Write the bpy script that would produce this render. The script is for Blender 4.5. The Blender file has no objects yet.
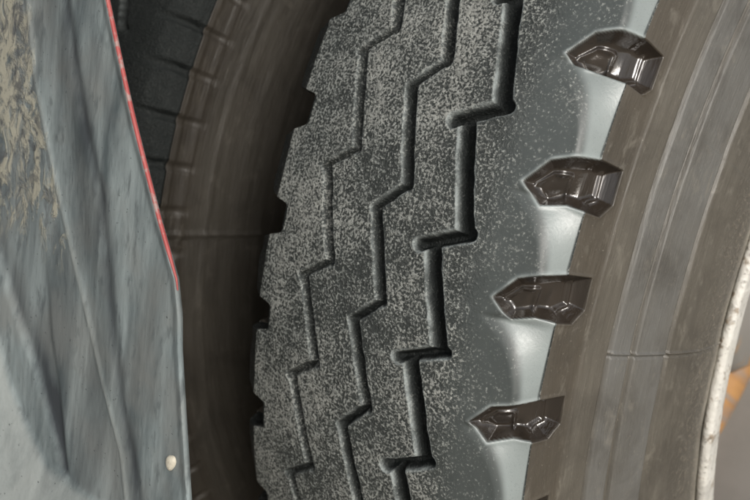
import bpy, math, random
import numpy as np
from mathutils import Matrix, Vector

# ------------------------------------------------------------------ camera
scene = bpy.context.scene
C = scene.collection
cam_d = bpy.data.cameras.new('camera')
cam = bpy.data.objects.new('camera', cam_d); C.objects.link(cam)
Rt = Vector((0.76486718, 0.62817506, 0.1427385))
Up = Vector((-0.2518356, 0.08763525, 0.96379401))
Fw = Vector((-0.59292244, 0.77312105, -0.22522617))
m = Matrix((Rt, Up, -Fw)).transposed().to_4x4()
m.translation = Vector((0.35312249, -0.97533012, 0.1884277))
cam.matrix_world = m
cam_d.sensor_width = 36.0; cam_d.lens = 1003.876 / 750 * 36
cam_d.clip_start = 0.02; cam_d.clip_end = 9000
cam_d.dof.use_dof = True; cam_d.dof.focus_distance = 0.58; cam_d.dof.aperture_fstop = 9.0
scene.camera = cam

# ------------------------------------------------------------------ light
SUN_EL, SUN_AZ = math.radians(24), math.radians(124)      # azimuth measured clockwise from +Y
world = bpy.data.worlds.new('World'); scene.world = world; world.use_nodes = True
nt = world.node_tree; nt.nodes.clear()
sky = nt.nodes.new('ShaderNodeTexSky'); sky.sky_type = 'NISHITA'; sky.sun_disc = False
sky.sun_elevation = SUN_EL; sky.sun_rotation = SUN_AZ
sky.air_density = 1.0; sky.dust_density = 4.0; sky.ozone_density = 1.0
hs = nt.nodes.new('ShaderNodeHueSaturation'); hs.inputs['Saturation'].default_value = 0.32
bg = nt.nodes.new('ShaderNodeBackground'); bg.inputs['Strength'].default_value = 0.12
wo = nt.nodes.new('ShaderNodeOutputWorld')
nt.links.new(sky.outputs[0], hs.inputs['Color']); nt.links.new(hs.outputs[0], bg.inputs[0]); nt.links.new(bg.outputs[0], wo.inputs[0])
sun_d = bpy.data.lights.new('sun', 'SUN'); sun_d.energy = 1.5; sun_d.angle = math.radians(24); sun_d.color = (1.0, 0.97, 0.92)
sun = bpy.data.objects.new('sun', sun_d); C.objects.link(sun)
sdir = Vector((math.sin(SUN_AZ) * math.cos(SUN_EL), math.cos(SUN_AZ) * math.cos(SUN_EL), math.sin(SUN_EL)))
sun.rotation_euler = sdir.to_track_quat('Z', 'Y').to_euler(); sun.location = sdir * 4
scene.view_settings.view_transform = 'Standard'; scene.view_settings.look = 'None'
scene.view_settings.exposure = 0.1; scene.view_settings.gamma = 1.0

# ------------------------------------------------------------------ material helpers
class NT:
    def __init__(s, name):
        s.m = bpy.data.materials.new(name); s.m.use_nodes = True
        s.t = s.m.node_tree; s.t.nodes.clear()
        s.out = s.n('ShaderNodeOutputMaterial'); s.b = s.n('ShaderNodeBsdfPrincipled')
        s.l(s.b.outputs[0], s.out.inputs[0])
        s.tc = s.n('ShaderNodeTexCoord').outputs['Object']
    def n(s, k): return s.t.nodes.new(k)
    def l(s, a, b): s.t.links.new(a, b)
    def setv(s, inp, v):
        if hasattr(v, 'node'): s.l(v, inp)
        else: inp.default_value = v
    def noise(s, scale, detail=2, rough=0.5, vec=None, dist=0.0, out='Fac'):
        k = s.n('ShaderNodeTexNoise'); k.inputs['Scale'].default_value = scale; k.inputs['Detail'].default_value = detail
        k.inputs['Roughness'].default_value = rough; k.inputs['Distortion'].default_value = dist
        s.l(vec or s.tc, k.inputs['Vector']); return k.outputs[out]
    def map(s, v, a, b, c=0.0, d=1.0, smooth=False):
        k = s.n('ShaderNodeMapRange'); s.setv(k.inputs['Value'], v)
        if smooth: k.interpolation_type = 'SMOOTHSTEP'
        for nme, val in zip(('From Min', 'From Max', 'To Min', 'To Max'), (a, b, c, d)): s.setv(k.inputs[nme], val)
        return k.outputs[0]
    def math(s, op, a, b=0.0):
        k = s.n('ShaderNodeMath'); k.operation = op; s.setv(k.inputs[0], a); s.setv(k.inputs[1], b); return k.outputs[0]
    def mix(s, f, a, b, mode='MIX'):
        k = s.n('ShaderNodeMix'); k.data_type = 'RGBA'; k.blend_type = mode
        s.setv(k.inputs[0], f)
        for i, v in ((6, a), (7, b)):
            if isinstance(v, tuple) and len(v) == 3: v = v + (1,)
            s.setv(k.inputs[i], v)
        return k.outputs[2]
    def scalevec(s, v):
        k = s.n('ShaderNodeMapping'); k.inputs['Scale'].default_value = v; s.l(s.tc, k.inputs[0]); return k.outputs[0]
    def attr(s, nme):
        k = s.n('ShaderNodeAttribute'); k.attribute_name = nme; return k.outputs['Fac']
    def bump(s, h, dist, strength=1.0):
        k = s.n('ShaderNodeBump'); k.inputs['Distance'].default_value = dist; k.inputs['Strength'].default_value = strength
        s.l(h, k.inputs['Height']); s.l(k.outputs[0], s.b.inputs['Normal']); return k
    def fin(s, col, rough, spec=0.5):
        if isinstance(col, tuple) and len(col) == 3: col = col + (1,)
        s.setv(s.b.inputs['Base Color'], col); s.setv(s.b.inputs['Roughness'], rough)
        s.setv(s.b.inputs['Specular IOR Level'], spec); return s.m
    def cyl(s):
        """(x, radius, angle*0.5) of a point on the wheel, so grain can run round the tyre"""
        sp = s.n('ShaderNodeSeparateXYZ'); s.l(s.tc, sp.inputs[0])
        r = s.math('SQRT', s.math('ADD', s.math('POWER', sp.outputs[1], 2.0), s.math('POWER', sp.outputs[2], 2.0)))
        a = s.math('ARCTAN2', sp.outputs[2], s.math('MULTIPLY', sp.outputs[1], -1.0))
        return sp.outputs[0], r, a
    def comb(s, a, b, c):
        k = s.n('ShaderNodeCombineXYZ')
        for i, v in enumerate((a, b, c)): s.setv(k.inputs[i], v)
        return k.outputs[0]

def mat_tread(name, dusty=1.0):
    t = NT(name)
    xw = t.cyl()[0]; pol = t.attr('polish'); bare_shade = t.attr('bare_shade'); wet = t.attr('wet')
    fine = t.noise(620, 3, 0.65); big = t.noise(24, 3, 0.6); mid = t.noise(110, 2, 0.5)
    cov = t.math('ADD', t.math('MULTIPLY', big, 0.30), t.math('MULTIPLY', mid, 0.12))
    # crumbs thin out on the polished shoulder and in the grooves
    th = t.math('ADD', t.math('ADD', t.math('SUBTRACT', 0.712, cov), t.map(xw, -0.08, 0.06, -0.02, 0.03)), t.math('MULTIPLY', pol, 0.13))
    th = t.math('ADD', th, t.math('MULTIPLY', bare_shade, 0.10))
    fl = t.math('MULTIPLY', t.map(t.math('SUBTRACT', fine, th), -0.04, 0.09), t.map(t.noise(260, 3, 0.7), 0.32, 0.66, 0.55, 1.25))
    hue = t.mix(big, (0.24, 0.27, 0.26), (0.42, 0.42, 0.385))
    dark = t.mix(mid, (0.017, 0.022, 0.021), (0.054, 0.060, 0.057))
    col = t.mix(t.math('MULTIPLY', fl, 0.9 * dusty), dark, hue)
    facet_light = t.mix(t.map(pol, 0.55, 1.0, 0, 1, True), (0.105, 0.120, 0.118), (0.26, 0.293, 0.289))  # highlight of the polished facets put into the colour, brighter towards the edge
    sheen = t.mix(t.map(big, 0.3, 0.7, 0.0, 0.35), facet_light, (0.12, 0.134, 0.132))
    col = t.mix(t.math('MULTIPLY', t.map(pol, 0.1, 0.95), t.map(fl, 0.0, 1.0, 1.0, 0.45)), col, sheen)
    col = t.mix(t.math('MULTIPLY', bare_shade, 0.85), col, (0.011, 0.013, 0.013))  # dust-free rubber of grooves and lug ends, with their shade put in
    col = t.mix(t.math('MULTIPLY', t.attr('lip'), t.map(mid, 0.35, 0.6, 0.25, 0.85)), col, (0.36, 0.40, 0.395))  # worn lips, with their edge highlight put into the colour
    col = t.mix(wet, col, t.mix(mid, (0.012, 0.010, 0.008), (0.046, 0.036, 0.028)))
    ro = t.math('ADD', t.map(pol, 0.0, 1.0, 0.58, 0.30), t.map(fine, 0.3, 0.7, -0.05, 0.06))
    ro = t.math('SUBTRACT', ro, t.math('MULTIPLY', bare_shade, 0.06))
    ro = t.mix(wet, ro, t.map(mid, 0.3, 0.7, 0.07, 0.16))
    hgt = t.math('MULTIPLY', t.math('ADD', fine, t.math('MULTIPLY', mid, 0.6)), t.map(t.math('MAXIMUM', pol, wet), 0.0, 0.5, 1.0, 0.06))
    t.bump(hgt, 0.0022, 0.8)
    return t.fin(col, ro, t.math('SUBTRACT', t.map(wet, 0, 1, 0.5, 1.0), t.math('MULTIPLY', bare_shade, 0.34)))

def mat_sidewall(name, k=1.0, tint=(1, 1, 1)):
    t = NT(name)
    x, r, a = t.cyl()
    v = t.comb(t.math('MULTIPLY', x, 1.0), r, t.math('MULTIPLY', a, 0.06))   # streaks that run round the tyre
    st = t.noise(150, 4, 0.65, v); st2 = t.noise(420, 2, 0.6, v)
    blot = t.noise(30, 4, 0.6); fine = t.noise(380, 3, 0.6)
    c = lambda q: tuple(q[i] * k * tint[i] for i in range(3))
    dust = t.mix(st, c((0.066, 0.059, 0.047)), c((0.138, 0.126, 0.104)))
    rub = t.mix(st2, c((0.108, 0.106, 0.098)), c((0.148, 0.147, 0.138)))
    ribs = t.attr('rib')
    col = t.mix(t.math('MULTIPLY', ribs, t.map(blot, 0.3, 0.7, 0.65, 1.0)), dust, rub)
    col = t.mix(t.map(r, 0.462, 0.472, 0.0, 0.55, True), col, c((0.058, 0.046, 0.032)))
    stain = t.noise(17, 5, 0.68, None, 0.6)
    col = t.mix(t.map(stain, 0.46, 0.66, 0.0, 0.5), col, c((0.045, 0.040, 0.033)))
    col = t.mix(t.map(t.noise(85, 4, 0.7, t.comb(x, r, t.math('MULTIPLY', a, 0.25)), 0.5), 0.56, 0.70, 0.0, 0.45), col, c((0.20, 0.185, 0.155)))
    # dry mud crumbs towards the rim
    mud = t.math('MULTIPLY', t.map(r, 0.365, 0.315, 0.0, 1.0, True), t.map(fine, 0.52, 0.62))
    col = t.mix(t.math('MULTIPLY', mud, 0.7), col, c((0.23, 0.20, 0.155)))
    edge = t.map(r, 0.312, 0.296, 0.0, 0.75, True)
    col = t.mix(t.math('MULTIPLY', edge, t.map(blot, 0.25, 0.6)), col, c((0.34, 0.31, 0.255)))
    col = t.mix(t.map(t.noise(700, 2), 0.68, 0.76, 0.0, 0.5), col, c((0.30, 0.27, 0.22)))
    h = t.math('ADD', t.math('ADD', t.math('MULTIPLY', st, t.map(t.attr('wet'), 0, 1, 0.6, 0.05)), t.math('MULTIPLY', st2, 0.3)), t.math('MULTIPLY', mud, 0.8))
    t.bump(h, 0.0016, 0.7)
    ro = t.map(t.math('ADD', t.math('MULTIPLY', blot, 0.6), t.math('MULTIPLY', st, 0.4)), 0.3, 0.7, 0.38, 0.58)
    wet = t.attr('wet')
    col = t.mix(wet, col, t.mix(blot, (0.012, 0.010, 0.008), (0.046, 0.036, 0.028)))
    ro = t.mix(wet, ro, t.map(blot, 0.3, 0.7, 0.07, 0.16))
    return t.fin(col, ro, t.map(wet, 0, 1, 0.5, 1.0))

def mat_rim():
    t = NT('flaked_rim_paint')
    n = t.noise(70, 4, 0.65); n2 = t.noise(240, 3, 0.6); n3 = t.noise(20, 3)
    col = t.mix(n3, (0.60, 0.58, 0.52), (0.74, 0.73, 0.69))
    col = t.mix(t.map(n, 0.56, 0.64, 0, .8), col, (0.26, 0.19, 0.12))
    col = t.mix(t.map(t.noise(16, 4, .7), 0.5, 0.62, 0, .55), col, (0.30, 0.29, 0.27))
    col = t.mix(t.map(n2, 0.58, 0.70, 0, 0.7), col, (0.11, 0.09, 0.07))
    t.bump(t.math('ADD', n2, n), 0.002, 0.6)
    return t.fin(col, t.map(n, 0.4, 0.6, 0.28, 0.6), 0.5)

def mat_disc():
    t = NT('rusty_disc_paint')
    n = t.noise(9, 4, 0.6, t.scalevec((1, 2.2, 0.8)), 0.6); n2 = t.noise(26, 3, 0.5, t.scalevec((1, 3.5, 0.7)), 0.3)
    col = t.mix(t.noise(12, 3), (0.17, 0.16, 0.145), (0.28, 0.265, 0.245))
    rust = t.mix(n2, (0.20, 0.085, 0.03), (0.52, 0.29, 0.11))
    col = t.mix(t.map(t.math('ADD', t.math('MULTIPLY', n, 0.7), t.math('MULTIPLY', n2, 0.3)), 0.46, 0.54), col, rust)
    t.bump(n2, 0.003, 0.5)
    return t.fin(col, 0.6, 0.4)

def mat_flap():
    t = NT('weathered_grey_blue_paint')
    v = t.scalevec((1, 1, 0.16)); v2 = t.scalevec((1, 1, 0.35))
    n = t.noise(42, 5, 0.66, v, 0.5); n2 = t.noise(150, 3, 0.6, v2); b = t.noise(16, 3, 0.6)
    col = t.mix(t.map(n, 0.35, 0.65), (0.085, 0.106, 0.112), (0.260, 0.302, 0.306))
    col = t.mix(t.map(b, 0.45, 0.65, 0, 0.6), col, (0.20, 0.205, 0.195))
    col = t.mix(t.map(n2, 0.56, 0.68, 0, 0.6), col, (0.085, 0.10, 0.105))
    cr = t.attr('dark_tone')
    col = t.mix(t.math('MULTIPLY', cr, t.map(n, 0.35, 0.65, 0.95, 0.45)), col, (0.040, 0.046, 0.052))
    md = t.attr('mud'); mn = t.noise(75, 5, 0.7, t.scalevec((1, 1, 0.6)), 0.8)
    mm = t.map(t.math('SUBTRACT', mn, t.math('MULTIPLY', md, 0.13)), 0.45, 0.33)
    mm = t.math('MULTIPLY', mm, t.map(md, 0.05, 0.4))
    col = t.mix(t.math('MULTIPLY', mm, 0.85), col, (0.36, 0.345, 0.275))
    dk = t.math('MULTIPLY', t.map(t.noise(70, 5, 0.72, t.scalevec((1, 1, .7)), 1.4), 0.50, 0.60), md)
    col = t.mix(t.math('MULTIPLY', dk, 0.8), col, (0.07, 0.075, 0.08))
    dsv = t.attr('dust')
    col = t.mix(t.math('MULTIPLY', dsv, t.map(n, 0.3, 0.7, 0.55, 0.95)), col, (0.27, 0.29, 0.28))
    col = t.mix(t.map(t.noise(430, 2, 0.5), 0.70, 0.76, 0, 0.8), col, (0.035, 0.04, 0.045))
    t.bump(t.math('ADD', n2, t.math('MULTIPLY', mm, 1.0)), 0.0012, 0.6)
    return t.fin(col, t.map(n, 0.3, 0.7, 0.55, 0.75), 0.25)

def mat_simple(name, c1, c2, scale, rough, bump=0.001, spec=0.4):
    t = NT(name); n = t.noise(scale, 4, 0.65)
    t.bump(t.noise(scale * 3, 3, 0.6), bump, 0.6)
    return t.fin(t.mix(n, c1, c2), rough, spec)

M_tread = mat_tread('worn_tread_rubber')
M_side = mat_sidewall('dusty_sidewall_rubber')
M_side_in = mat_sidewall('shaded_grimy_sidewall', 0.44, (0.98, 0.96, 0.95))  # grimy inner tyre, its shadow put into the darker colour
M_tread_in = mat_tread('shaded_grimy_tread', 0.25)
M_rim = mat_rim(); M_disc = mat_disc(); M_flap = mat_flap()
def mat_red():
    t = NT('chipped_red_paint'); n = t.noise(140, 4, 0.6)
    col = t.mix(t.noise(50, 2), (0.30, 0.035, 0.035), (0.46, 0.12, 0.11))
    col = t.mix(t.map(n, 0.52, 0.6, 0, .8), col, (0.33, 0.26, 0.24))
    return t.fin(col, 0.5)
M_red = mat_red()
M_dark = mat_simple('backdrop_black', (0.012, 0.010, 0.009), (0.035, 0.028, 0.025), 40, 0.7, 0.003)  # near-black of the added light blocker and backdrop
M_chip = mat_simple('bare_rivet', (0.50, 0.46, 0.36), (0.66, 0.62, 0.52), 200, 0.45)
M_nut = mat_simple('rusty_nut', (0.10, 0.06, 0.035), (0.24, 0.15, 0.09), 90, 0.55)
M_barrel = mat_simple('dusty_barrel_paint', (0.17, 0.16, 0.145), (0.27, 0.255, 0.235), 14, 0.6)
M_ground = mat_simple('dirt', (0.20, 0.175, 0.14), (0.30, 0.27, 0.22), 9, 0.9, 0.01)

# ------------------------------------------------------------------ mesh helpers
def mesh_from_grid(name, V, N, faces, mat, parent, attrs=None):
    """V (n,3), faces (m,4) indexes into V; keeps only the used vertices"""
    used = np.unique(faces); remap = np.full(len(V), -1, np.int64); remap[used] = np.arange(len(used))
    F = remap[faces].astype(np.int32); P = V[used].astype(np.float32)
    me = bpy.data.meshes.new(name)
    me.vertices.add(len(P)); me.vertices.foreach_set('co', P.ravel())
    me.loops.add(F.size); me.loops.foreach_set('vertex_index', F.ravel())
    me.polygons.add(len(F)); me.polygons.foreach_set('loop_start', np.arange(0, F.size, 4, dtype=np.int32))
    me.polygons.foreach_set('loop_total', np.full(len(F), 4, np.int32))
    me.update(calc_edges=True)
    me.polygons.foreach_set('use_smooth', np.ones(len(F), bool))
    if attrs:
        for k, v in attrs.items():
            a = me.attributes.new(k, 'FLOAT', 'POINT'); a.data.foreach_set('value', v[used].astype(np.float32))
    if N is not None: me.normals_split_custom_set_from_vertices(N[used].astype(np.float32))
    me.materials.append(mat)
    o = bpy.data.objects.new(name, me); C.objects.link(o); o.parent = parent
    return o

def grid_normals(V, nu, nv, wrap):
    P = V.reshape(nu, nv, 3)
    if wrap: dv = np.roll(P, -1, 1) - np.roll(P, 1, 1)
    else: dv = np.gradient(P, axis=1)
    du = np.gradient(P, axis=0)
    n = np.cross(dv, du); n /= np.linalg.norm(n, axis=2, keepdims=True) + 1e-12
    return n.reshape(-1, 3)

def raw(name, verts, faces, mat, parent=None, smooth=False, bevel=0.0):
    me = bpy.data.meshes.new(name); me.from_pydata(verts, [], faces); me.update()
    if smooth: me.polygons.foreach_set('use_smooth', [True] * len(me.polygons))
    me.materials.append(mat)
    o = bpy.data.objects.new(name, me); C.objects.link(o); o.parent = parent
    if bevel:
        b = o.modifiers.new('bevel', 'BEVEL'); b.width = bevel; b.segments = 2; b.limit_method = 'ANGLE'
    return o

def empty(name, loc, label, cat, group=None, rz=0.0):
    o = bpy.data.objects.new(name, None); C.objects.link(o); o.location = loc; o.rotation_euler = (0, 0, rz)
    o['label'] = label; o['category'] = cat
    if group: o['group'] = group
    o.empty_display_size = 0.1
    return o

# ------------------------------------------------------------------ tyre
R0 = 0.52
L = 0.0727                       # one pitch of the tread, metres round the tyre
_tops = [0.35582704, 0.20928476, 0.07189875, -0.05511435, -0.19808674]   # the maker's uneven pitches
def phase_table():
    th = list(_tops); ph = [0, 1, 2, 3, 4]
    n = 41                       # remaining pitches round the wheel
    rest = 2 * math.pi - (_tops[0] - _tops[-1])
    jit = [1.0 + 0.05 * math.sin(2.1 * i) for i in range(n)]; s = sum(jit)
    a = _tops[-1]
    for i in range(n):
        a -= rest * jit[i] / s; th.append(a); ph.append(5 + i)
    return np.array(th), np.array(ph, float)     # th falls while ph rises, 45 pitches in all
TH, PH = phase_table(); NP = int(PH[-1])
def phase(th):
    t = np.where(th > TH[0], th - 2 * math.pi, th)
    return np.interp(-t, -TH, PH)

def seg_dist(px, ps, a, b):
    ax, as_ = a; bx, bs = b
    dx, ds = bx - ax, bs - as_; LL = dx * dx + ds * ds
    t = np.clip(((px - ax) * dx + (ps - as_) * ds) / LL, 0, 1)
    return np.hypot(px - ax - t * dx, ps - as_ - t * ds)

def groove_dist(x, ph, segs, narrow=0.0):
    f = ph % 1.0; d = np.full(x.shape, 9.0)
    for k in (-2, -1, 0, 1, 2):
        for n_, (x0, p0, x1, p1) in enumerate(segs):
            d = np.minimum(d, seg_dist(x, f * L, (x0 / 1000, (p0 + k) * L), (x1 / 1000, (p1 + k) * L)) + narrow * n_)
    return d
G3 = [(40.5, .60, 57.5, 1.40), (61, 1.41, 31, 1.60)]
G2 = [(-4, .42, 13.5, 1.16), (13.5, 1.16, -6, 1.42)]
G1 = [(-50.5, .20, -31, .97), (-31, .97, -54, 1.20)]
def centre(segs, ph):            # the groove's centre line, for splitting ribs
    pts = []
    for k in (-2, -1, 0, 1, 2):
        for (x0, p0, x1, p1) in segs: pts += [(p0 + k, x0), (p1 + k, x1)]
    pts.sort(); p = np.array(pts); return np.interp(ph % 1.0, p[:, 0], p[:, 1]) / 1000

def sstep(v): v = np.clip(v, 0, 1); return v * v * (3 - 2 * v)
def smin(a, b, k):
    h = np.clip(0.5 + 0.5 * (b - a) / k, 0, 1); return b * (1 - h) + a * h - k * h * (1 - h)

rng = np.random.RandomState(4)
def vnoise(shape_u, u, s, scale, seed):
    """smooth value noise over (u, s); s wraps are ignored"""
    r = np.random.RandomState(seed); g = r.rand(64, 64)
    a = u / scale; b = s / scale
    i = np.floor(a).astype(int); j = np.floor(b).astype(int); fa = sstep(a - i); fb = sstep(b - j)
    q = lambda I, J: g[I % 64, J % 64]
    return (q(i, j) * (1 - fa) + q(i + 1, j) * fa) * (1 - fb) + (q(i, j + 1) * (1 - fa) + q(i + 1, j + 1) * fa) * fb - 0.5

NOTCH = np.array([(-.5, -8), (13, -22.5), (36.3, -30.5), (57, -30.5), (57.5, -9.5), (49, -.5), (36.3, -.7), (26, -1.5), (13, 2.5)]) / 1000
NSHIFT = {0: -.03, 1: .02, 2: -.06, 3: .05}
def poly_sdf(pu, ps, P):
    d = np.full(pu.shape, 9.0); ins = np.zeros(pu.shape, bool); n = len(P)
    for i in range(n):
        a, b = P[i], P[(i + 1) % n]
        d = np.minimum(d, seg_dist(pu, ps, a, b))
        c = ((a[1] > ps) != (b[1] > ps)) & (pu < (b[0] - a[0]) * (ps - a[1]) / (b[1] - a[1] + 1e-12) + a[0])
        ins ^= c
    return np.where(ins, d, -d)

# right-hand sidewall below the shoulder edge (x, r, 1 where it is a raised rib)
SIDE = [(.1140, .4950, 0), (.1152, .4915, 0), (.1180, .4780, 0), (.1198, .4700, 0), (.1206, .4680, 0), (.1216, .4668, 0), (.1236, .4580, 0), (.1254, .4485, 0),
        (.1257, .4462, 0), (.1238, .4452, 0), (.1240, .4438, .1), (.1273, .4420, 1), (.1292, .4350, 1), (.1308, .4280, 1), (.1312, .4265, 1),
        (.1291, .4252, .1), (.1293, .4220, .0), (.1330, .4205, .8), (.1348, .4100, 1), (.1372, .3960, 1), (.1382, .3900, 1), (.1385, .3888, .6),
        (.1355, .3872, 0), (.1360, .3848, 0), (.1390, .3825, 0), (.1412, .3700, 0), (.1428, .3550, 0), (.1434, .3400, 0), (.1430, .3250, 0), (.1418, .3100, 0), (.1404, .2990, 0),
        (.1392, .2930, 0), (.1368, .2880, 0), (.1290, .2790, 0), (.1180, .2740, 0)]

def resample(P, step):
    P = np.array(P); d = np.r_[0, np.cumsum(np.hypot(np.diff(P[:, 0]), np.diff(P[:, 1])))]
    out = [P[0]]
    for i in range(len(P) - 1):
        n = max(1, int(math.ceil((d[i + 1] - d[i]) / step)))
        for k in range(1, n + 1): out.append(P[i] + (P[i + 1] - P[i]) * k / n)
    return np.array(out)

def build_tyre(wheel, tread_step, side_step, left_step, th_fine, th_coarse, fine_range, M_t, M_s, split, seed, slots=1):
    # theta samples, falling order not needed
    lo, hi = fine_range
    a = np.arange(lo, hi, th_fine); b = np.linspace(hi, lo + 2 * math.pi, max(8, int((2 * math.pi - (hi - lo)) / th_coarse)), endpoint=False)
    th = np.r_[a, b]; nv = len(th)
    # across the tyre: left sidewall, tread, right sidewall
    left = [(-.1085 - (p[0] - .114), p[1], p[2]) for p in SIDE if p[1] < .4925][::-1]
    if slots == 2:               # plainer sidewall with three thin mould lines
        zz = np.array(left); rr = np.linspace(.274, .4925, 90); k = np.ones(13) / 13
        xx = np.interp(rr, zz[:, 1], zz[:, 0]); xs = np.convolve(np.pad(xx, 6, 'edge'), k, 'valid')
        for q in (.4885, .474, .452): xs = xs - .0011 * np.exp(-((rr - q) / .0012) ** 2)
        left = [(a_, b_, 0) for a_, b_ in zip(xs, rr)]
    sl = resample(left, left_step)
    lx = np.linspace(-.1085, -.106, 3); lr = np.array([.4965, .5035, .5085])
    tx = np.arange(-.1045, .114 - tread_step * .5, tread_step)
    cut = [i for i, p in enumerate(SIDE) if p[1] < .4590][0]
    sr = np.r_[resample(SIDE[:cut + 1], side_step * .6), resample(SIDE[cut:], side_step)[1:]]
    X = np.r_[sl[:, 0], lx, tx, sr[:, 0]]
    Rb = np.r_[sl[:, 1], lr, R0 - .9 * tx ** 2, sr[:, 1]]
    rib = np.r_[sl[:, 2], lx * 0, tx * 0, sr[:, 2]]
    nL, nT0, nT1 = len(sl), len(sl), len(sl) + 3 + len(tx)
    kind = np.r_[np.zeros(nL), np.ones(nT1 - nL), np.full(len(sr), 2)].astype(int)
    nu = len(X)
    # arc length measured from the notch tip along the flat-chamfer profile
    rf = np.where(kind == 1, np.minimum(R0 - .9 * X ** 2, .495 + .6 * (.114 - X)), Rb)
    al = np.r_[0, np.cumsum(np.hypot(np.diff(X), np.diff(rf)))]
    i0 = np.argmin(np.where(kind == 1, np.abs(X - .0825), 9)); U = al - al[i0]
    ang = np.interp(U, [-.02, .0, .014, .0245, .0375, .056, .2], np.radians([5, 10, 18, 28, 66, 74, 78]))  # offset direction: 0 radial, 90 sideways
    ph = phase(np.where(th > math.pi, th - 2 * math.pi, th))
    s = ph * L
    XX = np.repeat(X[:, None], nv, 1); RR = np.repeat(Rb[:, None], nv, 1); UU = np.repeat(U[:, None], nv, 1)
    PHH = np.repeat(ph[None], nu, 0); SS = PHH * L; KK = np.repeat(kind[:, None], nv, 1)
    isT = KK == 1
    # heel-and-toe wear of the right shoulder
    nf = np.floor(PHH + .35).astype(int); q = (PHH + .35) % 1.0 - .35      # q = 0 just under a notch, .6 above the next
    kk = np.where(q > -.02, .62 + np.clip(q / .58, 0, 1) ** 1.15 * 1.35, 1.97 - (q + .35) / .33 * 1.35)
    kk = np.clip(kk, .62, 1.97)
    line = .495 + kk * (.114 - XX)
    rt = smin(RR, line, .0045)
    Rt_ = np.where(isT & (XX > .05), rt, RR)
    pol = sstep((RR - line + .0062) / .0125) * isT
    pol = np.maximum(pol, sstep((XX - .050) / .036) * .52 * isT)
    # gentle unevenness of a hand-worn surface
    und = vnoise(None, UU + 1, SS, .031, 3 + seed) * .0011 + vnoise(None, UU + 1, SS, .011, 5 + seed) * .00045
    Rt_ = Rt_ + und * np.where(isT, 1, 0) * (1 - .6 * pol)
    # grooves
    wob = vnoise(None, UU + 1, SS, .006, 8) * .0009
    D = np.zeros_like(XX); gm = {}; bare_shade = np.zeros_like(XX); lip = np.zeros_like(XX); wet = np.zeros_like(XX)
    for nme, segs, hw, dep, wall in (('1', G1, .0042, .0055, .0030), ('2', G2, .0044, .0070, .0030), ('3', G3, .0056, .0100, .0032)):
        sub = slice(nL, nT1)
        d = groove_dist(XX[sub], PHH[sub], segs, .0012)
        d = d + wob[sub]
        e = np.clip((hw - d) / wall, 0, 1)
        g = dep * (.75 * e + .25 * sstep(e))
        gm[nme] = np.zeros_like(XX); gm[nme][sub] = hw - d
        D[sub] = np.maximum(D[sub], g)
        bare_shade[sub] = np.maximum(bare_shade[sub], sstep((hw - d) / .0016) * {'1': .55, '2': .8, '3': 1.0}[nme])
        lip[sub] = np.maximum(lip[sub], np.exp(-((hw - d - .0001) / .0007) ** 2) * {'1': .25, '2': .5, '3': 1.0}[nme])
    Rt_ = Rt_ - D
    Xd, Rd = XX.copy(), Rt_
    # notches on the right shoulder
    sh = np.array([NSHIFT.get(int(k), .05 * math.sin(k * 1.7)) for k in range(-2, NP + 3)])
    kn = np.floor(PHH + .5).astype(int)
    ns = (PHH - kn - sh[np.clip(kn + 2 - 0, 0, len(sh) - 1)]) * L
    rows = np.where((U > -.006) & (U < .066))[0]; sub = slice(rows[0], rows[-1] + 1)
    sd = poly_sdf(UU[sub], ns[sub], NOTCH)
    nd = np.zeros_like(XX); nd[sub] = sd
    # bucket: steep rim, sloping walls, flat floor
    dep = np.interp(UU[sub], [-.001, .010, .030, .036, .052, .060], [.0070, .0085, .0100, .0105, .0085, .0070])
    wallh = np.clip(sd, 0, 1) * 1.75
    nD = np.where(sd > 0, np.maximum(smin(wallh, dep, .0032), 0), 0)
    nD = nD * sstep(sd / .0009 + .1)
    bead = np.zeros_like(nD)  # raised ridges added on the notch floor to catch glints
    for a_, b_ in (((7, -8.5), (17, -16.5)), ((17, -16.5), (29, -18)), ((29, -18), (25.5, -6)), ((49, -25), (50, -10.5)), ((50, -10.5), (41, -6.5))):
        dd = seg_dist(UU[sub], ns[sub], (a_[0] / 1000, a_[1] / 1000), (b_[0] / 1000, b_[1] / 1000))
        bead = np.maximum(bead, np.exp(-(dd / .0013) ** 2))
    nD = nD - .0018 * bead
    wet[sub] = sstep(sd / .0010 + .2); lip[sub] = np.maximum(lip[sub], np.exp(-((sd + .0002) / .0012) ** 2))
    lipw = .0006 * np.exp(-(sd / .0016) ** 2) * (sd < 0.001)        # pinched lip round the opening
    A = ang[sub][:, None]
    Rd[sub] -= nD * np.cos(A); Xd[sub] -= nD * np.sin(A)
    Rd[sub] += lipw * np.cos(A); Xd[sub] += lipw * np.sin(A)
    # slots between the lugs of the left shoulder
    f = PHH % 1.0
    outw = np.clip((-.080 - XX) / .0255, 0, 1) * (KK < 2)
    onside = (KK == 0)
    r_s = np.clip((.4965 - RR) / .034, 0, 1)                          # down the sidewall
    if slots == 2: f = (PHH * 2) % 1.0; e0 = .80 - .02 * outw; e1 = .93 + .02 * outw; wm = .05
    else: e0 = .625 - .05 * outw; e1 = .875 + .12 * outw; wm = .03
    mk = sstep((f - e0) / wm + .5) * sstep((e1 - f) / wm + .5) * (.18 if slots == 2 else 1)
    tr = isT & (XX < -.080)
    prog = np.clip((-.080 - XX) / .0285, 0, 1)
    tgtR = .5138 - .026 * prog; tgtX = -.080 - .001 * prog
    Xd = np.where(tr, Xd * (1 - mk) + tgtX * mk, Xd); Rd = np.where(tr, Rd * (1 - mk) + tgtR * mk, Rd)
    sw = onside & (RR > .455)
    sm = mk * (.35 if slots == 2 else 1) * sstep(1 - (r_s - .55) / .45)
    tgtX2 = np.where(r_s < .5, -.081, -.081 - (r_s - .5) / .5 * .029); 
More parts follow.
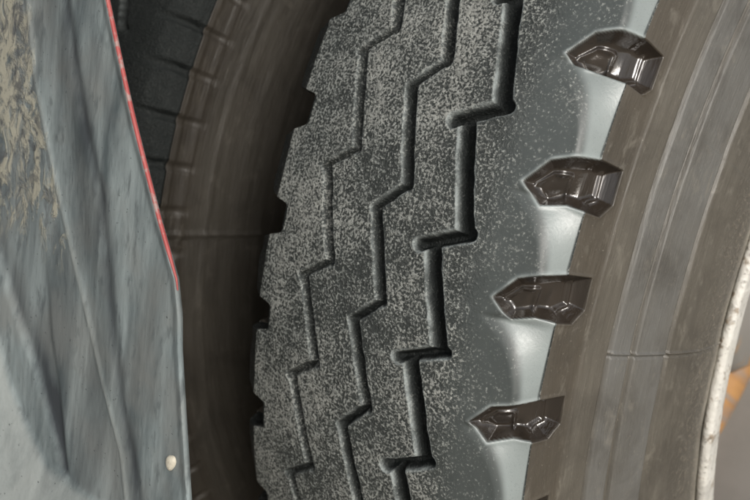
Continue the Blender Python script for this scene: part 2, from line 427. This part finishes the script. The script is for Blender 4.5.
    Xd = np.where(sw, Xd * (1 - sm) + tgtX2 * sm, Xd)
    Rd = np.where(sw, Rd - .004 * sm * (1 - r_s), Rd)
    # bevelled, unspeckled lug ends, their shade put into the colour
    bev = np.clip((-.0905 - XX) / .0155, 0, 1) * isT
    Rd = Rd - (bev * .0075 + .0022 * bev * (vnoise(None, UU + 1, SS, .015, 12) + .2)) * (1 - mk)
    bare_shade = np.maximum(bare_shade, sstep(bev / .12) * .85); bare_shade = np.maximum(bare_shade, mk * (XX < -.078))
    # sidewall: faint mould seam and slow waviness
    for i in (0, 2):
        K = KK == i
        Xd = Xd + np.where(K, vnoise(None, RR, SS, .05, 20 + seed) * .0009, 0) * (1 if i else -1)
    seam = .030 + (RR - .38) * .18
    K = (KK == 2) & (RR < .446) & (RR > .29)
    tt = np.repeat(th[None], nu, 0)
    Xd = Xd + np.where(K, .0011 * np.exp(-((tt - seam) / .0018) ** 2) - .0009 * np.exp(-((tt - seam + .0045) / .0018) ** 2), 0)
    if slots == 2:
        K = (KK == 0) & (RR < .486) & (RR > .40)
        Xd = Xd - np.where(K, .0016 * np.exp(-((tt - math.pi + .01) / .004) ** 2), 0)
    V = np.stack([Xd, -Rd * np.cos(th)[None], Rd * np.sin(th)[None]], -1).reshape(-1, 3)
    N = grid_normals(V, nu, nv, True)
    # orientation: make normals point away from the tyre's core
    core = np.stack([XX * .3, -.42 * np.cos(th)[None] + 0 * XX, .42 * np.sin(th)[None] + 0 * XX], -1).reshape(-1, 3)
    flip = np.median(np.einsum('ij,ij->i', N, V - core)) < 0
    if flip: N = -N
    iu, iv = np.meshgrid(np.arange(nu - 1), np.arange(nv), indexing='ij'); jv = (iv + 1) % nv
    Fq = np.stack([iu * nv + iv, iu * nv + jv, (iu + 1) * nv + jv, (iu + 1) * nv + iv], -1).reshape(-1, 4)
    # face winding consistent with N
    p0, p1, p2 = V[Fq[:, 0]], V[Fq[:, 1]], V[Fq[:, 3]]
    w = np.einsum('ij,ij->i', np.cross(p1 - p0, p2 - p0), N[Fq[:, 0]])
    if np.median(w) < 0: Fq = Fq[:, ::-1]
    avg = lambda G: ((G[:-1] + G[1:]) * .5)
    def fc(G): g = avg(G); return ((g + np.roll(g, -1, 1)) * .5).reshape(-1)
    fk = np.repeat(kind[:-1, None], nv, 1).reshape(-1); fk2 = np.repeat(kind[1:, None], nv, 1).reshape(-1)
    fx = fc(XX); fph = (PHH[:-1] + 0).reshape(-1); fnd = fc(nd * (np.abs(nd) < 1)); fmk = fc(mk)
    ffr = fph % 1.0
    part = np.full(len(Fq), -1)
    tread = (fk == 1) & (fx > -.1065)
    c1, c2, c3 = (centre(G, fph) for G in (G1, G2, G3))
    part[tread] = (fx[tread] > c1[tread]).astype(int) + (fx[tread] > c2[tread]) + (fx[tread] > c3[tread])
    for j, nme in enumerate(('1', '2', '3')):
        g = fc(gm[nme]); part[(g > -.0012) & tread] = 10 + j
    rs = fc(UU)
    part[(fnd > -.0015) & (rs > -.004) & (rs < .064)] = 20
    lug = ((fk <= 1) & (fx < -.084) & (fx > -.1095) & (fc(RR) > .480) & (fmk < .5))
    part[lug] = 30
    if slots == 2: bare_shade = np.maximum(bare_shade, .9)  # whole inner tread darkened, its shadow put into the colour
    attrs = {'polish': pol.reshape(-1), 'bare_shade': bare_shade.reshape(-1), 'lip': lip.reshape(-1), 'wet': wet.reshape(-1), 'rib': np.repeat(rib[:, None], nv, 1).reshape(-1)}
    if not split: part[(part >= 20)] = np.where(part[part >= 20] == 20, 3, 0)
    casing = mesh_from_grid('tyre', V, N, Fq[part == -1], M_s, wheel, attrs)
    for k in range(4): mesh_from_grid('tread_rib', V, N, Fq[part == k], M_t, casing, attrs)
    for k in range(3): mesh_from_grid('tread_groove', V, N, Fq[part == 10 + k], M_t, casing, attrs)
    if split:
        kid = np.floor(fph + .5 + .01).astype(int) % NP; lid = np.floor(fph + .20).astype(int) % NP
        for k in range(NP):
            sel = (part == 20) & (kid == k)
            if sel.any():
                o = mesh_from_grid('shoulder_notch', V, N, Fq[sel], M_t, casing, attrs)
                o.data.materials.append(M_s); o.data.polygons.foreach_set('material_index', (fk[sel] == 2).astype(np.int32))
            sel = (part == 30) & (lid == k)
            if sel.any(): mesh_from_grid('shoulder_lug', V, N, Fq[sel], M_t, casing, attrs)
    return casing

def lathe(name, prof, n, mat, parent, a0=0.0, closed=False):
    vs, fs = [], []
    for i in range(n):
        t = 2 * math.pi * i / n
        for x, r in prof: vs.append((x, -r * math.cos(t), r * math.sin(t)))
    k = len(prof)
    for i in range(n):
        for j in range(k - 1 + (1 if closed else 0)):
            fs.append((i * k + j, ((i + 1) % n) * k + j, ((i + 1) % n) * k + (j + 1) % k, i * k + (j + 1) % k))
    return raw(name, vs, fs, mat, parent, True)

def arcpts(cx, cr, rad, a0, a1, n):
    return [(cx + rad * math.cos(math.radians(a0 + (a1 - a0) * i / n)), cr + rad * math.sin(math.radians(a0 + (a1 - a0) * i / n))) for i in range(n + 1)]

def build_rim(wheel, detail):
    n = 240 if detail else 96
    # pressed steel rim section: flange lip and bead seat, then the barrel with the well and the far flange
    out = [(.112, .268), (.1330, .2700), (.1372, .2780)] + arcpts(.1415, .2868, .0040, 200, -20, 10) + [(.1458, .2805), (.1440, .2700), (.1400, .2610), (.132, .2590), (.112, .2575)]
    rim = lathe('rim', out, n, M_rim, wheel, closed=True)
    lathe('barrel', [(.1125, .2570), (.10, .2545), (.02, .2500), (-.10, .2535), (-.140, .261), (-.146, .283)] + arcpts(-.141, .286, .006, 180, 20, 6)[1:] + [(-.134, .272), (-.126, .2665), (-.02, .262), (.06, .262), (.1125, .2675)], n, M_barrel, rim, closed=True)
    # dished disc
    disc = [(.030, .2502), (.012, .246), (-.012, .225), (-.030, .200), (-.034, .170), (-.034, .115), (-.034, .1125), (-.046, .1125), (-.046, .170), (-.040, .204), (-.020, .232), (.004, .250)]
    dk = lathe('disc', disc, n, M_disc, rim, closed=True)
    hub = [(-.033, .112), (.030, .108), (.070, .098), (.085, .085), (.088, .0), ]
    if detail:
        lathe('hub', [(-.05, .111), (.030, .108), (.070, .098), (.085, .085), (.088, .03), (.088, .0005)], 64, M_disc, wheel)
        for i in range(10):
            t = 2 * math.pi * (i + .3) / 10
            c = Vector((-.034, -.142 * math.cos(t), .142 * math.sin(t)))
            vs, fs = [], []
            for xx, rr in ((0, .017), (.018, .017), (.022, .013), (.022, .009), (.034, .009), (.034, .0005)):
                for k in range(12):
                    b = 2 * math.pi * k / 12
                    hx = rr * (1.0 if k % 2 == 0 else .9) if rr > .01 else rr
                    vs.append((c.x + xx, c.y + hx * math.cos(b), c.z + hx * math.sin(b)))
            for j in range(5):
                for k in range(12): fs.append((j * 12 + k, j * 12 + (k + 1) % 12, (j + 1) * 12 + (k + 1) % 12, (j + 1) * 12 + k))
            raw('wheel_nut', vs, fs, M_nut, rim)
    return rim

# ------------------------------------------------------------------ the surface under the wheels
raw('ground', [(-3000, -3000, -R0), (3000, -3000, -R0), (3000, 3000, -R0), (-3000, 3000, -R0)], [(0, 1, 2, 3)], M_ground)['kind'] = 'structure'

# ------------------------------------------------------------------ wheels
outer = empty('truck_wheel', (0, 0, 0), 'worn truck wheel with pale speckled zigzag tread and polished notched shoulder', 'wheel')
build_tyre(outer, .00072, .0011, .0035, .0014, .011, (-.42, .62), M_tread, M_side, True, 0)
build_rim(outer, True)
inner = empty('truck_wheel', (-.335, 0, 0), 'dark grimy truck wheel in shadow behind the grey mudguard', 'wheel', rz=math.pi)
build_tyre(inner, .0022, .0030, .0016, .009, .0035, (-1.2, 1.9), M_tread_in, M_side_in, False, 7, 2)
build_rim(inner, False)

# ------------------------------------------------------------------ mudguard
guard = empty('mudguard', (-.30, -.62, -.2), 'weathered grey-blue metal mudguard with creases and a red-painted edge', 'mudguard')
OFF = Vector((.30, .62, .2))
def ivz(pts, z):
    p = sorted(pts); return np.interp(z, [a for a, _ in p], [b for _, b in p])
# (z, x) lines on the sheet, from the top down
EDGE = [(.36, -.25), (.175, -.136), (.123, -.106), (.063, -.070), (.034, -.051), (.015, -.045), (-.004, -.042), (-.086, -.022), (-.17, -.004), (-.30, .02)]
CR1 = [(.36, -.28), (.171, -.177), (.11, -.149), (.063, -.124), (.007, -.109), (-.052, -.091), (-.093, -.071), (-.30, -.01)]   # dark crease beside the edge strip
CR2 = [(.36, -.31), (.166, -.221), (.122, -.205), (.065, -.177), (.024, -.154), (-.012, -.133), (-.044, -.114), (-.084, -.087), (-.30, -.02)]   # pale ridge
TL = [(.36, -.46), (.02, -.250), (-.022, -.224), (-.047, -.203), (-.071, -.183), (-.11, -.155), (-.30, -.08)]     # left and right side of the dark hollow
TR = [(.36, -.30), (.02, -.178), (-.038, -.164), (-.07, -.151), (-.106, -.140), (-.30, -.07)]
FOLD = [(-.60, .16), (-.26, -.005), (-.219, -.063), (-.205, -.083), (-.186, -.101), (-.16, -.121), (-.10, -.124), (-.06, -.155), (.1, -.28)]   # (x, z) where the lower flare starts
def build_flap():
    nz, nx = 220, 200
    zs = np.linspace(.36, -.30, nz); t = np.linspace(0, 1, nx)
    V = np.zeros((nz, nx, 3)); cre = np.zeros((nz, nx)); mud = np.zeros((nz, nx)); dust = np.zeros((nz, nx))
    for i, z in enumerate(zs):
        e = ivz(EDGE, z); xs = e - .34 * (1 - t) ** 1.25
        c1, c2, tl, tr = (ivz(c, z) for c in (CR1, CR2, TL, TR))
        zf = np.interp(xs, [q[0] for q in FOLD], [q[1] for q in FOLD]); below = np.clip(zf - z, 0, 1)
        y = np.full(nx, -.62)
        y += .0012 * np.exp(-((xs - c1) / .0045) ** 2)                  # valley
        y += -.0010 * np.exp(-((xs - c2) / .0025) ** 2)                  # ridge
        y += .003 * sstep((c1 - xs) / .03)
        hol = sstep((xs - tl) / .010) * sstep((tr - xs) / .010) * sstep((.06 - z) / .10)
        y += .003 * hol * (below <= 0)
        y += -.42 * smin(below, 9, .01)                                 # flare kicks out towards the viewer
        y += -.002 * sstep((xs - e + .008) / .008)
        y += .10 * np.clip(z - .10, 0, 1) ** 1.4
        y += .0006 * np.sin(z * 21 + xs * 30)
        V[i] = np.stack([xs, y, np.full(nx, z)], 1)
        cre[i] = 1.0 * np.exp(-((xs - c1 - .001) / .0075) ** 2) + .8 * hol * np.exp(-((xs - tl - .012) / .012) ** 2) + .7 * hol * sstep((-.06 - z) / .04)  # darker along the crease and inside the hollow
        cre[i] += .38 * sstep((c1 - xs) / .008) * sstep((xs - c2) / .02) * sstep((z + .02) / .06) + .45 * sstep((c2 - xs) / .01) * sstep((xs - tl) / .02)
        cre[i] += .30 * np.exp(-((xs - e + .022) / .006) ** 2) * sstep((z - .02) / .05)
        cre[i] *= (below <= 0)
        mud[i] = sstep((c2 - xs) / .02 + .4) * sstep((z + .01) / .09)
        dust[i] = sstep(below / .008) + .30 * sstep((c1 - xs) / .012) * sstep((xs - tr) / .012) * sstep((.02 - z) / .06) * (below <= 0) + .5 * np.exp(-((xs - c2) / .0022) ** 2)
    Vf = V.reshape(-1, 3); N = grid_normals(Vf, nz, nx, False)
    if np.median(N[:, 1]) > 0: N = -N
    back = Vf - N * .0035
    allV = np.r_[Vf, back] + np.array(OFF)
    a, b = np.meshgrid(np.arange(nz - 1), np.arange(nx - 1), indexing='ij')
    F = np.stack([a * nx + b, (a + 1) * nx + b, (a + 1) * nx + b + 1, a * nx + b + 1], -1).reshape(-1, 4)
    n0 = nz * nx; Fb = F[:, ::-1] + n0
    bd = [i * nx + nx - 1 for i in range(nz)]
    bd2 = [i * nx for i in range(nz)]
    Fe = [(bd[i], bd[i + 1], bd[i + 1] + n0, bd[i] + n0) for i in range(nz - 1)] + [(bd2[i + 1], bd2[i], bd2[i] + n0, bd2[i + 1] + n0) for i in range(nz - 1)]
    Fe += [((nz - 1) * nx + j, (nz - 1) * nx + j + 1, (nz - 1) * nx + j + 1 + n0, (nz - 1) * nx + j + n0) for j in range(nx - 1)]
    at = {k: np.r_[v.reshape(-1), v.reshape(-1)] for k, v in (('dark_tone', cre), ('mud', mud), ('dust', dust))}
    o = mesh_from_grid('flap_panel', allV, None, np.concatenate([F, Fb, np.array(Fe)]), M_flap, guard, at)
    # red edge: a thin rolled bead along the free edge
    vs, fs = [], []; k = 8; rows = [i for i in range(nz) if zs[i] > .026]
    for i in rows:
        c = Vector(V[i, -1]) + OFF + Vector((.0006, .0012, 0)); rad = .0014 * min(1, (zs[i] - .02) / .03)
        for j in range(k):
            a_ = 2 * math.pi * j / k; vs.append((c.x + rad * math.cos(a_), c.y + rad * math.sin(a_), c.z))
    for i in range(len(rows) - 1):
        for j in range(k): fs.append((i * k + j, i * k + (j + 1) % k, (i + 1) * k + (j + 1) % k, (i + 1) * k + j))
    e = raw('edge_trim', vs, fs, M_red, o, True); e['label'] = 'red-painted rolled edge'
    return V, zs
Vfl, zfl = build_flap()
def rivet(x, z, rx, rz):
    i = int(np.argmin(np.abs(zfl - z))); j = int(np.argmin(np.abs(Vfl[i, :, 0] - x))); c = Vector(Vfl[i, j]) + OFF
    vs, fs = [], []; k = 20
    for h, s_ in ((.001, 1.0), (-.0006, 1.0), (-.0016, .8), (-.0020, .45), (-.0021, .02)):
        for q in range(k):
            a_ = 2 * math.pi * q / k
            w = 1 + .12 * math.sin(2 * a_ + .5) + .08 * math.sin(3 * a_)
            vs.append((c.x + rx * s_ * w * math.cos(a_), c.y + h, c.z + rz * s_ * w * math.sin(a_)))
    for i in range(4):
        for q in range(k): fs.append((i * k + q, i * k + (q + 1) % k, (i + 1) * k + (q + 1) % k, (i + 1) * k + q))
    raw('rivet', vs, fs, M_chip, guard, True)
rivet(-.040, -.071, .0036, .0050)

# added cover to shade the inner wheel, and a dark backdrop wall
def build_shade_arch():
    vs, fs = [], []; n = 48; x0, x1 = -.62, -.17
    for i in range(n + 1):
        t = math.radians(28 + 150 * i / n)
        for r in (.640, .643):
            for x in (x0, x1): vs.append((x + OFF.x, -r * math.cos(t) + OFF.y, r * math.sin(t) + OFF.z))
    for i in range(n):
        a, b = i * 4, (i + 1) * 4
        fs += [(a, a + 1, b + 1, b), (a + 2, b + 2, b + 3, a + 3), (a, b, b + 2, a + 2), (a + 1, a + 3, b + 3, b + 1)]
    raw('shade_arch', vs, fs, M_dark, guard, True)
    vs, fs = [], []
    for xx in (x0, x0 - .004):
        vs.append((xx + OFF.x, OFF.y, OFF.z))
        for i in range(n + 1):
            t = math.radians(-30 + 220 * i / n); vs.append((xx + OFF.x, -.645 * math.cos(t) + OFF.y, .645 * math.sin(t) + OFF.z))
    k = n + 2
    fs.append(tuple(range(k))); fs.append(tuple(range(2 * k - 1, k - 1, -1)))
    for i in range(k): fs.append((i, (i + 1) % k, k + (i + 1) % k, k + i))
    raw('dark_backdrop', vs, fs, M_dark, guard)
build_shade_arch()
